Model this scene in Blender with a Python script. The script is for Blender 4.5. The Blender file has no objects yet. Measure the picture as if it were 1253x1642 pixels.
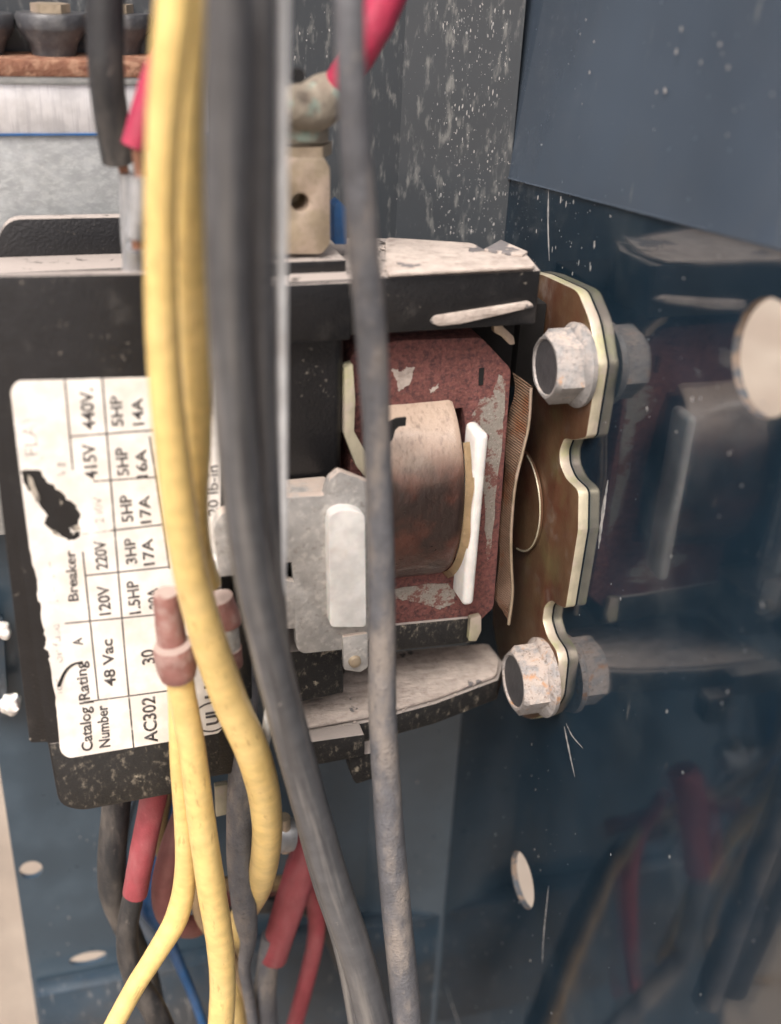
import bpy, bmesh, math, random
from math import sin, cos, radians, pi
from mathutils import Vector, Matrix, noise
random.seed(4)
S = 0.001                                  # everything below is written in millimetres
scene = bpy.context.scene

# ---------------------------------------------------------------- camera
PW, PH = 1253.0, 1642.0
TH, PI_, RO, F, D = radians(18), radians(27.5), radians(2.8), 1800.0, 180.0
fw = Vector((sin(TH)*cos(PI_), cos(TH)*cos(PI_), -sin(PI_)))
rt0 = fw.cross(Vector((0, 0, 1))).normalized(); up0 = rt0.cross(fw)
rt = cos(RO)*rt0 + sin(RO)*up0; up = -sin(RO)*rt0 + cos(RO)*up0
CAM = -D*fw
cam = bpy.data.cameras.new('camera'); camo = bpy.data.objects.new('camera', cam)
scene.collection.objects.link(camo); scene.camera = camo
m = Matrix.Identity(4)
for i in range(3):
    m[i][0] = rt[i]; m[i][1] = up[i]; m[i][2] = -fw[i]; m[i][3] = CAM[i]*S
camo.matrix_world = m
cam.sensor_width = 36; cam.lens = 36*F/PH; cam.clip_start = 0.005; cam.clip_end = 500
cam.dof.use_dof = True; cam.dof.focus_distance = 0.183; cam.dof.aperture_fstop = 13.5

# ---------------------------------------------------------------- sky, sun, exposure
w = bpy.data.worlds.new('World'); scene.world = w; w.use_nodes = True
nt = w.node_tree; bg = nt.nodes['Background']
sky = nt.nodes.new('ShaderNodeTexSky'); sky.sky_type = 'NISHITA'; sky.sun_disc = False
SUN_EL, SUN_AZ = 52.0, -140.0              # veiled sun, high, in front and to the left
sky.sun_elevation = radians(SUN_EL); sky.sun_rotation = radians(SUN_AZ)
sky.air_density = 0.5; sky.dust_density = 8.0; sky.ozone_density = 0.8
nt.links.new(sky.outputs[0], bg.inputs[0]); bg.inputs[1].default_value = 0.15
sl = bpy.data.lights.new('sun', 'SUN'); sl.energy = 1.35; sl.angle = radians(24); sl.color = (1, .985, .965)
so = bpy.data.objects.new('sun', sl); scene.collection.objects.link(so)
sd = Vector((sin(radians(SUN_AZ))*cos(radians(SUN_EL)), cos(radians(SUN_AZ))*cos(radians(SUN_EL)), sin(radians(SUN_EL))))
so.rotation_euler = (-sd).to_track_quat('-Z', 'Y').to_euler()
so.location = sd*2
scene.view_settings.view_transform = 'Standard'; scene.view_settings.look = 'None'
scene.view_settings.exposure = 0.75; scene.view_settings.gamma = 1

# ---------------------------------------------------------------- geometry helpers
def ray(x, y): return fw + (x-PW/2)/F*rt - (y-PH/2)/F*up
def at(x, y, ax, v):
    d = ray(x, y); return CAM + d*((v-CAM[ax])/d[ax])
def P(x, y, Y): return at(x, y, 1, Y)
def pxmm(p): return F/((p-CAM).dot(fw))

def thing(name, label, cat, loc=(0, 0, 0), group=None):
    o = bpy.data.objects.new(name, None); scene.collection.objects.link(o)
    o.location = Vector(loc)*S; o.empty_display_size = .005
    o['label'] = label; o['category'] = cat
    if group: o['group'] = group
    return o
def wloc(o):
    v = Vector((0, 0, 0))
    while o: v = v + o.location; o = o.parent
    return v
def obj(name, bm, mat, parent=None, smooth=True, angle=40, label=None, kind=None):
    bmesh.ops.recalc_face_normals(bm, faces=bm.faces)
    off = wloc(parent)
    for v in bm.verts: v.co = v.co*S - off
    me = bpy.data.meshes.new(name); bm.to_mesh(me); bm.free()
    me.materials.append(mat)
    if smooth:
        me.polygons.foreach_set('use_smooth', [True]*len(me.polygons))
        try: me.set_sharp_from_angle(angle=radians(angle))
        except Exception: pass
    o = bpy.data.objects.new(name, me); scene.collection.objects.link(o)
    o.parent = parent
    if label: o['label'] = label
    if kind: o['kind'] = kind
    return o
def tagm(o, label, cat, group=None):
    o['label'] = label; o['category'] = cat
    if group: o['group'] = group
    return o

def bevel(bm, w, seg=2, ang=25):
    es = [e for e in bm.edges if len(e.link_faces) == 2 and e.calc_face_angle(0) > radians(ang)]
    bmesh.ops.bevel(bm, geom=es, offset=w, segments=seg, profile=.5, affect='EDGES', clamp_overlap=True)
    return bm
def round_poly(pts, rad):
    """2D list -> rounded corners; rad number or list"""
    out = []; n = len(pts)
    for i, p in enumerate(pts):
        r = rad[i] if isinstance(rad, (list, tuple)) else rad
        p = Vector(p); a = Vector(pts[i-1]); b = Vector(pts[(i+1) % n])
        if r <= 0: out.append(p); continue
        da = (a-p); db = (b-p); r_ = min(r, da.length*.45, db.length*.45)
        s = p+da.normalized()*r_; e = p+db.normalized()*r_
        for k in range(5):
            t = k/4; out.append((1-t)**2*s + 2*t*(1-t)*p + t*t*e)
    return out
def prism(poly, ax, v, depth, holes=(), bw=0, seg=2, bm=None):
    """poly: list of 3D points lying on plane ax=v; extruded by depth along +ax"""
    own = bm is None
    t = bmesh.new()
    loops = [poly]+list(holes)
    for lp in loops:
        vs = [t.verts.new(p) for p in lp]
        for i in range(len(vs)): t.edges.new((vs[i-1], vs[i]))
    bmesh.ops.triangle_fill(t, edges=t.edges[:], use_beauty=True, use_dissolve=False)
    t.normal_update()
    fs = t.faces[:]
    ret = bmesh.ops.extrude_face_region(t, geom=fs)
    off = Vector((0, 0, 0)); off[ax] = depth
    for g in ret['geom']:
        if isinstance(g, bmesh.types.BMVert): g.co += off
    bmesh.ops.recalc_face_normals(t, faces=t.faces)
    if bw:
        bmesh.ops.dissolve_limit(t, angle_limit=radians(1), verts=t.verts, edges=t.edges)
        bevel(t, bw, seg)
    if own: return t
    me = bpy.data.meshes.new('tmp'); t.to_mesh(me); t.free(); bm.from_mesh(me); bpy.data.meshes.remove(me)
    return bm
def pp(pts, ax, v, rad=0):
    """pixel outline -> 3D outline on plane ax=v (rad in pixels)"""
    return [at(q[0], q[1], ax, v) for q in (round_poly(pts, rad) if rad else pts)]
def box(x0, x1, y0, y1, z0, z1, bw=0, seg=2, bm=None):
    t = bmesh.new()
    bmesh.ops.create_cube(t, size=1)
    for v in t.verts:
        v.co = Vector(((x0+x1)/2+v.co.x*(x1-x0), (y0+y1)/2+v.co.y*(y1-y0), (z0+z1)/2+v.co.z*(z1-z0)))
    if bw: bevel(t, bw, seg)
    if bm is None: return t
    me = bpy.data.meshes.new('tmp'); t.to_mesh(me); t.free(); bm.from_mesh(me); bpy.data.meshes.remove(me)
    return bm
def catmull(pts, n=8):
    """pts tuples of floats"""
    if len(pts) < 3: n = max(n, 2)
    ex = [tuple(2*a-b for a, b in zip(pts[0], pts[1]))]+list(pts)+[tuple(2*a-b for a, b in zip(pts[-1], pts[-2]))]
    out = []
    for i in range(1, len(ex)-2):
        p0, p1, p2, p3 = ex[i-1:i+3]
        for k in range(n):
            t = k/n
            out.append(tuple(.5*((2*b)+(-a+c)*t+(2*a-5*b+4*c-d)*t*t+(-a+3*b-3*c+d)*t**3) for a, b, c, d in zip(p0, p1, p2, p3)))
    out.append(tuple(pts[-1])); return out
def tube(path, seg=18, cap=True, bm=None, rough=0.0, squash=1.0, cupend=False):
    """path: list (x,y,z,r)"""
    bm = bm or bmesh.new(); rings = []; prev = None
    n = len(path)
    for i, p in enumerate(path):
        c = Vector(p[:3]); a = Vector(path[max(i-1, 0)][:3]); b = Vector(path[min(i+1, n-1)][:3])
        t = (b-a).normalized()
        if prev is None:
            ref = Vector((0, -1, 0)) if abs(t.y) < .9 else Vector((0, 0, 1))
            nrm = (ref-t*ref.dot(t)).normalized()
        else:
            nrm = (prev-t*prev.dot(t)).normalized()
        prev = nrm; bn = t.cross(nrm)
        ring = []
        for k in range(seg):
            an = 2*pi*k/seg+pi
            r = p[3]
            if rough: r *= 1+rough*noise.noise(Vector((c.x*.35+cos(an)*1.2, c.y*.35+sin(an)*1.2, c.z*.35)))
            ring.append(bm.verts.new(c+nrm*cos(an)*r*squash+bn*sin(an)*r))
        rings.append(ring)
    uvl = bm.loops.layers.uv.verify(); ln = 0.0
    for i, (a, b) in enumerate(zip(rings, rings[1:])):
        l2 = ln+(Vector(path[i+1][:3])-Vector(path[i][:3])).length; w_ = 2*pi*path[0][3]/seg
        for k in range(seg):
            f = bm.faces.new((a[k-1], a[k], b[k], b[k-1])); k0 = k-1 if k else seg-1
            for lp, q in zip(f.loops, ((k0*w_, ln), ((k0+1)*w_, ln), ((k0+1)*w_, l2), (k0*w_, l2))): lp[uvl].uv = (q[0]*S, q[1]*S)
        ln = l2
    if cap:
        for ring in (rings[0], rings[-1]):
            f = bm.faces.new(ring)
    return bm
def wpath(pts, n=8):
    """pts (px,py,Y,width px) -> mm path"""
    out = []
    for q in pts:
        p = P(q[0], q[1], q[2]); out.append((p.x, p.y, p.z, q[3]/2/pxmm(p)))
    return catmull(out, n)
def lathe(c, axis, prof, seg=32, bm=None):
    """prof: list (along, radius); axis index; along +axis from c"""
    bm = bm or bmesh.new(); c = Vector(c); rings = []
    a1, a2 = [(1, 2), (2, 0), (0, 1)][axis]
    for h, r in prof:
        ring = []
        for k in range(seg):
            an = 2*pi*k/seg; v = Vector((0, 0, 0)); v[axis] = h; v[a1] = r*cos(an); v[a2] = r*sin(an)
            ring.append(bm.verts.new(c+v))
        rings.append(ring)
    for a, b in zip(rings, rings[1:]):
        for k in range(seg): bm.faces.new((a[k-1], a[k], b[k], b[k-1]))
    bm.faces.new(rings[0]); bm.faces.new(rings[-1])
    return bm
def circ(c, ax, r, n=32, r2=None):
    c = Vector(c); a1, a2 = [(1, 2), (2, 0), (0, 1)][ax]; out = []
    for k in range(n):
        v = c.copy(); v[a1] += r*cos(2*pi*k/n); v[a2] += (r2 or r)*sin(2*pi*k/n); out.append(v)
    return out

# ---------------------------------------------------------------- materials
def mat(name, base, rough=.5, metal=0.0, layers=(), bump=(), coat=0.0, spec=.5, var=None, sss=0, uv=False):
    """layers: dict(c,scale,lo,hi,st,rough,metal,up,det,amt)  bump: list of (scale,strength mm,stretch,detail)
    texture space = object space in mm"""
    m = bpy.data.materials.new(name); m.use_nodes = True; nt = m.node_tree; N = nt.nodes; L = nt.links
    b = N['Principled BSDF']
    b.inputs['Specular IOR Level'].default_value = spec
    b.inputs['Coat Weight'].default_value = coat; b.inputs['Coat Roughness'].default_value = .04
    if sss: b.inputs['Subsurface Weight'].default_value = sss; b.inputs['Subsurface Scale'].default_value = .001
    tc = N.new('ShaderNodeTexCoord')
    def space(st=(1, 1, 1), loc=(0, 0, 0), rot=(0, 0, 0)):
        mp = N.new('ShaderNodeMapping'); mp.inputs['Scale'].default_value = [1000*s for s in st]
        mp.inputs['Location'].default_value = loc; mp.inputs['Rotation'].default_value = rot
        L.new(tc.outputs['UV' if uv else 'Object'], mp.inputs[0]); return mp.outputs[0]
    def noi(scale, st=(1, 1, 1), det=4, rgh=.55, loc=(0, 0, 0), rot=(0, 0, 0), dist=0):
        n = N.new('ShaderNodeTexNoise'); n.inputs['Scale'].default_value = scale; n.inputs['Detail'].default_value = det
        n.inputs['Roughness'].default_value = rgh; n.inputs['Distortion'].default_value = dist
        L.new(space(st, loc, rot), n.inputs['Vector']); return n.outputs['Fac']
    def ramp(sock, lo, hi, a=0.0, b_=1.0):
        r = N.new('ShaderNodeMapRange'); r.inputs['From Min'].default_value = lo; r.inputs['From Max'].default_value = hi
        r.inputs['To Min'].default_value = a; r.inputs['To Max'].default_value = b_
        r.interpolation_type = 'SMOOTHSTEP'; L.new(sock, r.inputs[0]); return r.outputs[0]
    def mul(a, b2):
        k = N.new('ShaderNodeMath'); k.operation = 'MULTIPLY'; L.new(a, k.inputs[0])
        if isinstance(b2, (int, float)): k.inputs[1].default_value = b2
        else: L.new(b2, k.inputs[1])
        return k.outputs[0]
    rgb = N.new('ShaderNodeRGB'); rgb.outputs[0].default_value = (*base, 1); col = rgb.outputs[0]
    rv = N.new('ShaderNodeValue'); rv.outputs[0].default_value = rough; rs = rv.outputs[0]
    mv = N.new('ShaderNodeValue'); mv.outputs[0].default_value = metal; ms = mv.outputs[0]
    v = var or (.12, .35)
    # broad tonal variation of the surface colour
    f = ramp(noi(v[1], det=3), .3, .7)
    mx = N.new('ShaderNodeMix'); mx.data_type = 'RGBA'; L.new(f, mx.inputs[0])
    mx.inputs[6].default_value = (*[c*(1-v[0]) for c in base], 1); mx.inputs[7].default_value = (*[min(1, c*(1+v[0])) for c in base], 1)
    col = mx.outputs[2]
    hts = []
    for ly in layers:
        n = noi(ly.get('scale', .5), ly.get('st', (1, 1, 1)), ly.get('det', 5), ly.get('rgh', .6), ly.get('loc', (0, 0, 0)), ly.get('rot', (0, 0, 0)), ly.get('dist', 0))
        fac = ramp(n, ly['lo'], ly['hi'])
        if 'up' in ly:
            g = N.new('ShaderNodeNewGeometry'); s = N.new('ShaderNodeSeparateXYZ'); L.new(g.outputs['Normal'], s.inputs[0])
            fac = mul(fac, ramp(s.outputs[2], ly['up'][0], ly['up'][1]))
        if 'mask' in ly:
            mk = ly['mask']; fac = mul(fac, ramp(noi(mk[0], det=3, loc=(7, 3, 5)), mk[1], mk[2]))
        if 'z' in ly:
            s = N.new('ShaderNodeSeparateXYZ'); L.new(space(), s.inputs[0]); fac = mul(fac, ramp(s.outputs[2], *ly['z']))
        if 'amt' in ly: fac = mul(fac, ly['amt'])
        mx = N.new('ShaderNodeMix'); mx.data_type = 'RGBA'; L.new(fac, mx.inputs[0]); L.new(col, mx.inputs[6]); mx.inputs[7].default_value = (*ly['c'], 1); col = mx.outputs[2]
        for key, cur in (('rough', 0), ('metal', 1)):
            if key in ly:
                q = N.new('ShaderNodeMix'); q.data_type = 'FLOAT'; L.new(fac, q.inputs[0]); L.new(rs if cur == 0 else ms, q.inputs[2]); q.inputs[3].default_value = ly[key]
                if cur == 0: rs = q.outputs[0]
                else: ms = q.outputs[0]
        if 'h' in ly: hts.append((fac, ly['h']))
    # roughness breakup
    rr = N.new('ShaderNodeMath'); rr.operation = 'MULTIPLY_ADD'; L.new(noi(.6, det=4), rr.inputs[0]); rr.inputs[1].default_value = .16 if rough > .15 else .04
    sub = N.new('ShaderNodeMath'); sub.operation = 'SUBTRACT'; L.new(rs, sub.inputs[0]); sub.inputs[1].default_value = .08 if rough > .15 else .02
    L.new(sub.outputs[0], rr.inputs[2]); L.new(rr.outputs[0], b.inputs['Roughness'])
    L.new(col, b.inputs['Base Color']); L.new(ms, b.inputs['Metallic'])
    prev = None
    allb = [(ramp(noi(sc, st, dt), 0, 1), amt) for (sc, amt, st, dt) in bump]+hts
    for s, amt in allb:
        bn = N.new('ShaderNodeBump'); bn.inputs['Strength'].default_value = 1; bn.inputs['Distance'].default_value = amt*S
        L.new(s, bn.inputs['Height'])
        if prev: L.new(prev, bn.inputs['Normal'])
        prev = bn.outputs[0]
    if prev: L.new(prev, b.inputs['Normal'])
    m['nt'] = 1
    return m
I = (1, 1, 1)
DUST = (.33, .295, .27)
M = {}
M['plastic'] = mat('black_plastic', (.010, .010, .011), .33, spec=.5, layers=[
    dict(c=(.07, .065, .06), scale=.18, lo=.55, hi=.8, amt=.4, rough=.6),
    dict(c=(.34, .30, .25), scale=1.1, lo=.62, hi=.72, mask=(.09, .52, .62), rough=.8, amt=.6, det=8),
    dict(c=DUST, scale=.4, lo=.28, hi=.42, up=(.35, .8), rough=.95, h=.12)],
    bump=[(2.0, .06, I, 4)])
M['plastic_d'] = mat('dusty_black_plastic', (.013, .013, .013), .55, layers=[
    dict(c=(.30, .26, .20), scale=.9, lo=.52, hi=.70, st=(1, 1, .6), rough=.9, amt=.55, det=9, rgh=.75),
    dict(c=(.42, .37, .28), scale=.22, lo=.60, hi=.68, rough=.9, amt=.7, det=9, rgh=.7),
    dict(c=DUST, scale=.4, lo=.2, hi=.35, up=(.35, .8), rough=.95)],
    bump=[(2.0, .08, I, 4)])
M['dust'] = mat('caked_dust', (.46, .40, .355), .95, layers=[
    dict(c=(.28, .23, .20), scale=.5, lo=.45, hi=.7, amt=.7, det=9, rgh=.7),
    dict(c=(.16, .15, .15), scale=.14, lo=.635, hi=.655, det=6, h=-.15, rough=.8)],
    bump=[(1.3, .14, (.6, 1, 1), 6), (.35, .3, (.5, 1.2, 1), 5)])
M['label'] = mat('label_paper', (.74, .71, .66), .45, layers=[
    dict(c=(.62, .55, .47), scale=.12, lo=.45, hi=.7, amt=.5),
    dict(c=(.45, .40, .36), scale=.6, lo=.62, hi=.75, amt=.35, det=8, mask=(.07, .45, .6)),
    dict(c=(.30, .26, .22), scale=2.2, lo=.70, hi=.76, amt=.5)], bump=[(1.2, .03, I, 4)])
M['ink'] = mat('label_ink', (.045, .042, .045), .5, layers=[dict(c=(.5, .47, .43), scale=1.6, lo=.54, hi=.7, amt=.75, det=6)])
M['ink_f'] = mat('faded_label_ink', (.36, .34, .32), .5, layers=[dict(c=(.74, .70, .65), scale=1.1, lo=.45, hi=.6, amt=.95, det=6)])
M['yellow'] = mat('yellow_insulation', (.65, .475, .18), .34, uv=True, layers=[
    dict(c=(.74, .56, .26), scale=.08, lo=.4, hi=.65, amt=.35),
    dict(c=(.35, .22, .08), scale=.9, lo=.56, hi=.66, st=(1.6, .3, 1), amt=.6, mask=(.12, .48, .58)),
    dict(c=(.45, .30, .10), scale=2.2, lo=.70, hi=.76, amt=.5)], bump=[(3, .02, (1, .4, 1), 2)], sss=.05)
def wiremat(name, base, dust=.4, rough=.5, dc=(.36, .31, .26)):
    return mat(name, base, rough, layers=[
        dict(c=dc, scale=.22, lo=.42, hi=.72, amt=dust*.75, rough=.85, det=7, st=(1, 1, .3)),
        dict(c=tuple(min(1, x*1.25) for x in dc), scale=.6, lo=.60, hi=.72, amt=dust*.8, rough=.9, det=9, rgh=.7, st=(1, 1, .6)),
        dict(c=(.55, .52, .48), scale=2.4, lo=.68, hi=.76, amt=.5*dust+.1)],
        bump=[(.3, .07, I, 3), (2.5, .05, I, 4)])
M['grey'] = mat('dark_grey_insulation', (.080, .082, .087), .36, uv=True, layers=[
    dict(c=(.20, .19, .175), scale=.5, lo=.48, hi=.66, st=(1.1, .04, 1), amt=.7, rough=.65, det=6),  # stretched pale dust, also painting the streak highlights along the cable
    dict(c=(.03, .03, .033), scale=.6, lo=.5, hi=.66, st=(1, .04, 1), amt=.6, det=4, loc=(5, 5, 5)),
    dict(c=(.40, .37, .33), scale=1.1, lo=.64, hi=.72, amt=.6, det=8, rough=.8, mask=(.08, .5, .6), st=(1, .5, 1))],
    bump=[(.3, .04, (1, .3, 1), 3), (1.6, .04, (1, .2, 1), 4)])
M['greydust'] = mat('dusty_grey_insulation', (.105, .108, .118), .55, layers=[
    dict(c=(.31, .265, .22), scale=.09, lo=.46, hi=.66, amt=.6, rough=.85, det=8, rgh=.65, st=(1.6, 1, .5)),
    dict(c=(.42, .37, .31), scale=.8, lo=.56, hi=.68, amt=.6, rough=.9, det=9, rgh=.75, mask=(.1, .42, .58)),
    dict(c=(.05, .05, .055), scale=1.6, lo=.56, hi=.68, amt=.6, det=6)],
    bump=[(.4, .15, I, 3), (2.2, .12, I, 5)])
M['greyl'] = wiremat('cable_edge_highlight', (.17, .18, .21), .25, .4, (.27, .255, .235))  # lighter cable grey that paints the edge highlight
M['black'] = wiremat('black_insulation', (.02, .021, .023), .3)
M['white'] = mat('white_insulation', (.72, .74, .74), .4, bump=[(.3, .1, I, 2)], layers=[dict(c=(.45, .42, .4), scale=.2, lo=.5, hi=.7, amt=.4)])
M['red'] = wiremat('red_sleeve', (.25, .045, .055), .5, .55, (.36, .17, .17))
M['pink'] = wiremat('crimson_sleeve', (.33, .022, .06), .15, .4, (.45, .2, .22))
M['brown'] = wiremat('faded_maroon_insulation', (.17, .06, .055), .35, .55, (.3, .18, .15))
M['tan'] = wiremat('tan_insulation', (.19, .125, .06), .3)
M['blue'] = wiremat('blue_insulation', (.012, .08, .22), .12)
M['rust'] = mat('rusty_steel_laminations', (.15, .055, .05), .75, layers=[
    dict(c=(.27, .115, .085), scale=1.6, lo=.45, hi=.65, amt=.7, det=9, rgh=.75),
    dict(c=(.045, .02, .024), scale=1.0, lo=.46, hi=.62, amt=.8, det=9, rgh=.75),
    dict(c=(.36, .15, .06), scale=.9, lo=.60, hi=.68, amt=.7, det=9, rgh=.8),
    dict(c=(.09, .05, .05), scale=3.2, lo=.62, hi=.68, amt=.6)], bump=[(2.4, .16, I, 6), (.8, .14, I, 5)])
M['strip'] = mat('bare_steel_patch', (.30, .275, .24), .6, metal=.2, layers=[dict(c=(.17, .06, .05), scale=.35, lo=.50, hi=.58, amt=.9, det=9, rgh=.7), dict(c=(.45, .42, .38), scale=2.5, lo=.55, hi=.7, amt=.7, det=6), dict(c=(.16, .09, .07), scale=2., lo=.58, hi=.66, amt=.7, det=8)], bump=[(3, .12, I, 5)])
M['coil'] = mat('coil_wrap', (.022, .013, .011), .30, coat=.4, layers=[
    dict(c=(.10, .032, .02), scale=.1, lo=.42, hi=.62, amt=.7),
    dict(c=(.44, .34, .265), scale=.5, lo=.10, hi=.46, up=(.15, .85), rough=.5, det=8, amt=.97, st=(1.6,1,.45)),
    dict(c=(.06, .032, .025), scale=.9, lo=.52, hi=.68, st=(1.6, 1, .5), amt=.35, det=8),
    dict(c=(.03, .02, .02), scale=2.2, lo=.66, hi=.72, amt=.6)], bump=[(.5, .18, (1, 1, .5), 5), (3, .05, I, 4)])
M['film'] = mat('amber_film', (.50, .37, .22), .25, sss=.1, bump=[(.4, .2, I, 3)])
M['nylon'] = mat('white_nylon', (.70, .69, .66), .38, sss=.15, layers=[dict(c=(.6, .52, .42), scale=.15, lo=.52, hi=.75, amt=.4)])
M['zinc'] = mat('dull_zinc_plate', (.47, .46, .44), .55, metal=.55, layers=[
    dict(c=(.62, .60, .56), scale=.7, lo=.5, hi=.65, amt=.7, det=8), dict(c=(.25, .22, .2), scale=.9, lo=.55, hi=.7, amt=.5, det=8),
    dict(c=(.50, .42, .36), scale=.3, lo=.3, hi=.5, up=(.3, .8), rough=.95, metal=0)], bump=[(1.2, .1, I, 6)])
M['bolt'] = mat('dusty_zinc_bolt', (.30, .295, .29), .6, metal=.45, layers=[
    dict(c=(.46, .39, .34), scale=.5, lo=.35, hi=.6, up=(-.3, .8), rough=.9, metal=0, amt=.8),
    dict(c=(.42, .22, .10), scale=.5, lo=.62, hi=.70, amt=.7, det=8, metal=0),
    dict(c=(.20, .195, .2), scale=1.6, lo=.5, hi=.66, amt=.6, det=8)], bump=[(1.3, .12, I, 6)])
M['bolt2'] = mat('rust_spotted_bolt', (.30, .29, .285), .65, metal=.3, layers=[
    dict(c=(.44, .37, .32), scale=.5, lo=.35, hi=.55, up=(-.4, .7), rough=.9, metal=0, amt=.85),
    dict(c=(.40, .19, .07), scale=.33, lo=.55, hi=.66, amt=.8, det=9, metal=0, loc=(3, 1, 2)),
    dict(c=(.16, .12, .10), scale=1.4, lo=.54, hi=.66, amt=.7, det=9)], bump=[(1.3, .2, I, 6), (.5, .2, I, 3)])
M['boltin'] = mat('dark_bolt_recess', (.07, .07, .075), .6, metal=.4, bump=[(1.5, .06, I, 4)])
M['plate'] = mat('yellow_chromate_plate', (.125, .075, .042), .36, metal=.3, layers=[
    dict(c=(.10, .035, .022), scale=.08, lo=.4, hi=.65, amt=.85),
    dict(c=(.13, .105, .05), scale=.10, lo=.5, hi=.7, amt=.8, loc=(4, 4, 1)),
    dict(c=(.17, .14, .12), scale=.12, lo=.52, hi=.72, amt=.7, det=9, rgh=.7, rough=.7, metal=.1, loc=(1, 8, 3)),
    dict(c=(.5, .45, .35), scale=2.2, lo=.70, hi=.76, amt=.7, rough=.8)], bump=[(1.5, .04, I, 4)])
M['plate_e'] = mat('cut_edge_of_plate', (.47, .43, .32), .5, metal=.35, layers=[dict(c=(.45, .45, .25), scale=.2, lo=.5, hi=.65, amt=.7), dict(c=(.52, .44, .38), scale=.15, lo=.5, hi=.6, amt=.7)], bump=[(2, .05, (1, 1, .3), 4)])
M['brass'] = mat('tarnished_brass', (.42, .345, .25), .45, metal=.6, layers=[
    dict(c=(.60, .48, .40), scale=.15, lo=.45, hi=.6, amt=.6), dict(c=(.30, .26, .2), scale=1.0, lo=.55, hi=.7, amt=.5, det=8)], bump=[(1.5, .05, I, 5)])
M['verdigris'] = mat('corroded_copper_lug', (.24, .21, .165), .7, metal=.3, layers=[
    dict(c=(.20, .28, .24), scale=.22, lo=.5, hi=.62, amt=.8), dict(c=(.14, .12, .10), scale=.6, lo=.55, hi=.7, amt=.6, det=8)], bump=[(.9, .2, I, 5)])
M['copper'] = mat('bare_copper', (.36, .19, .13), .4, metal=.8)
M['lug'] = mat('tinned_lug', (.40, .41, .42), .42, metal=.6, bump=[(1, .06, I, 4)], layers=[dict(c=(.25, .24, .23), scale=.5, lo=.5, hi=.7, amt=.6)])
M['crimp'] = mat('dusty_maroon_crimp_barrel', (.22, .10, .085), .6, layers=[
    dict(c=(.34, .24, .21), scale=.3, lo=.45, hi=.65, amt=.7, rough=.9, det=8), dict(c=(.40, .33, .29), scale=.4, lo=.3, hi=.5, up=(.4, .9), amt=.8)], bump=[(.9, .12, I, 5)])
M['paint'] = mat('glossy_navy_paint', (.009, .020, .032), .08, coat=.85, spec=.8, var=(.3, .03), layers=[
    dict(c=(.045, .06, .072), scale=.05, lo=.52, hi=.75, amt=.4, rough=.25),
    dict(c=(.20, .20, .19), scale=.22, lo=.64, hi=.74, st=(1, 1.5, .22), amt=.45, rough=.6, det=6, mask=(.03, .48, .58)),
],
    bump=[(.025, .5, I, 2), (.006, 3.0, (1, 1, .6), 1)])
M['paint_back'] = mat('dusty_blue_paint', (.018, .036, .055), .32, coat=.25, var=(.25, .03), layers=[
    dict(c=(.045, .072, .10), scale=.04, lo=.45, hi=.7, amt=.5, rough=.5),
    dict(c=(.05, .05, .05), scale=.05, lo=.4, hi=.62, amt=.6, rough=.6, loc=(3, 0, 9)),
    dict(c=(.34, .33, .31), scale=.5, lo=.60, hi=.70, st=(1.5, 1, .35), amt=.7, rough=.8, det=7, mask=(.03, .42, .6)),
    dict(c=(.45, .44, .42), scale=1.6, lo=.68, hi=.74, st=(1, 1, .55), amt=.8, rough=.8, det=3)],
    bump=[(.03, .4, I, 2)])
M['paint_fold'] = mat('dusty_shaded_fold_paint', (.035, .058, .080), .30, coat=.2, var=(.2, .03), layers=[
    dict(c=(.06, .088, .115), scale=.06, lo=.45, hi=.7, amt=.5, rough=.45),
    dict(c=(.032, .035, .038), scale=.04, lo=.1, hi=.3, amt=.85, rough=.6, z=(255, 300)),  # darkens the upper part in the colour, for the dimmer light there
    dict(c=(.30, .30, .28), scale=.6, lo=.52, hi=.72, st=(1.3, 1.3, .4), amt=.4, rough=.8, det=7, z=(265, 310)),
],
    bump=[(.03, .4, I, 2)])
M['paint_sat'] = mat('satin_blue_paint', (.052, .070, .095), .24, coat=.5, var=(.15, .02), layers=[
    dict(c=(.065, .08, .10), scale=.05, lo=.45, hi=.75, amt=.4),
    dict(c=(.35, .38, .40), scale=.35, lo=.73, hi=.78, amt=.8, det=2),
    dict(c=(.2, .21, .2), scale=.3, lo=.66, hi=.76, st=(1, 1, .2), amt=.5)], bump=[(.04, .3, I, 2)])
M['galv'] = mat('galvanised_steel', (.42, .44, .44), .45, metal=.6, layers=[
    dict(c=(.52, .54, .53), scale=1.5, lo=.45, hi=.62, rot=(0, .8, 0), st=(.6, 1, 1.2), amt=.6, det=3), dict(c=(.34, .35, .36), scale=1.1, lo=.48, hi=.64, rot=(0, .8, 0), st=(.6, 1, 1), amt=.5, det=4)], bump=[(1, .03, I, 3)])
M['band'] = mat('brushed_aluminium', (.74, .74, .75), .38, metal=.5, layers=[dict(c=(.58, .58, .6), scale=1.2, lo=.5, hi=.62, st=(2.5, 1, .12), amt=.6)], bump=[(2, .03, (3, 1, .1), 3)])
M['rustrim'] = mat('rusted_rim', (.19, .085, .05), .8, layers=[dict(c=(.30, .17, .11), scale=.6, lo=.45, hi=.6, det=8), dict(c=(.13, .05, .03), scale=.9, lo=.55, hi=.65, det=8, amt=.8)], bump=[(2, .15, I, 6)])
M['porc'] = mat('dusty_black_bushing', (.05, .052, .058), .4, layers=[dict(c=(.35, .33, .3), scale=1.1, lo=.60, hi=.66, amt=.8, det=9, rgh=.8), dict(c=(.12, .12, .12), scale=.3, lo=.4, hi=.7, amt=.7)], bump=[(1, .1, I, 5)])
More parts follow.
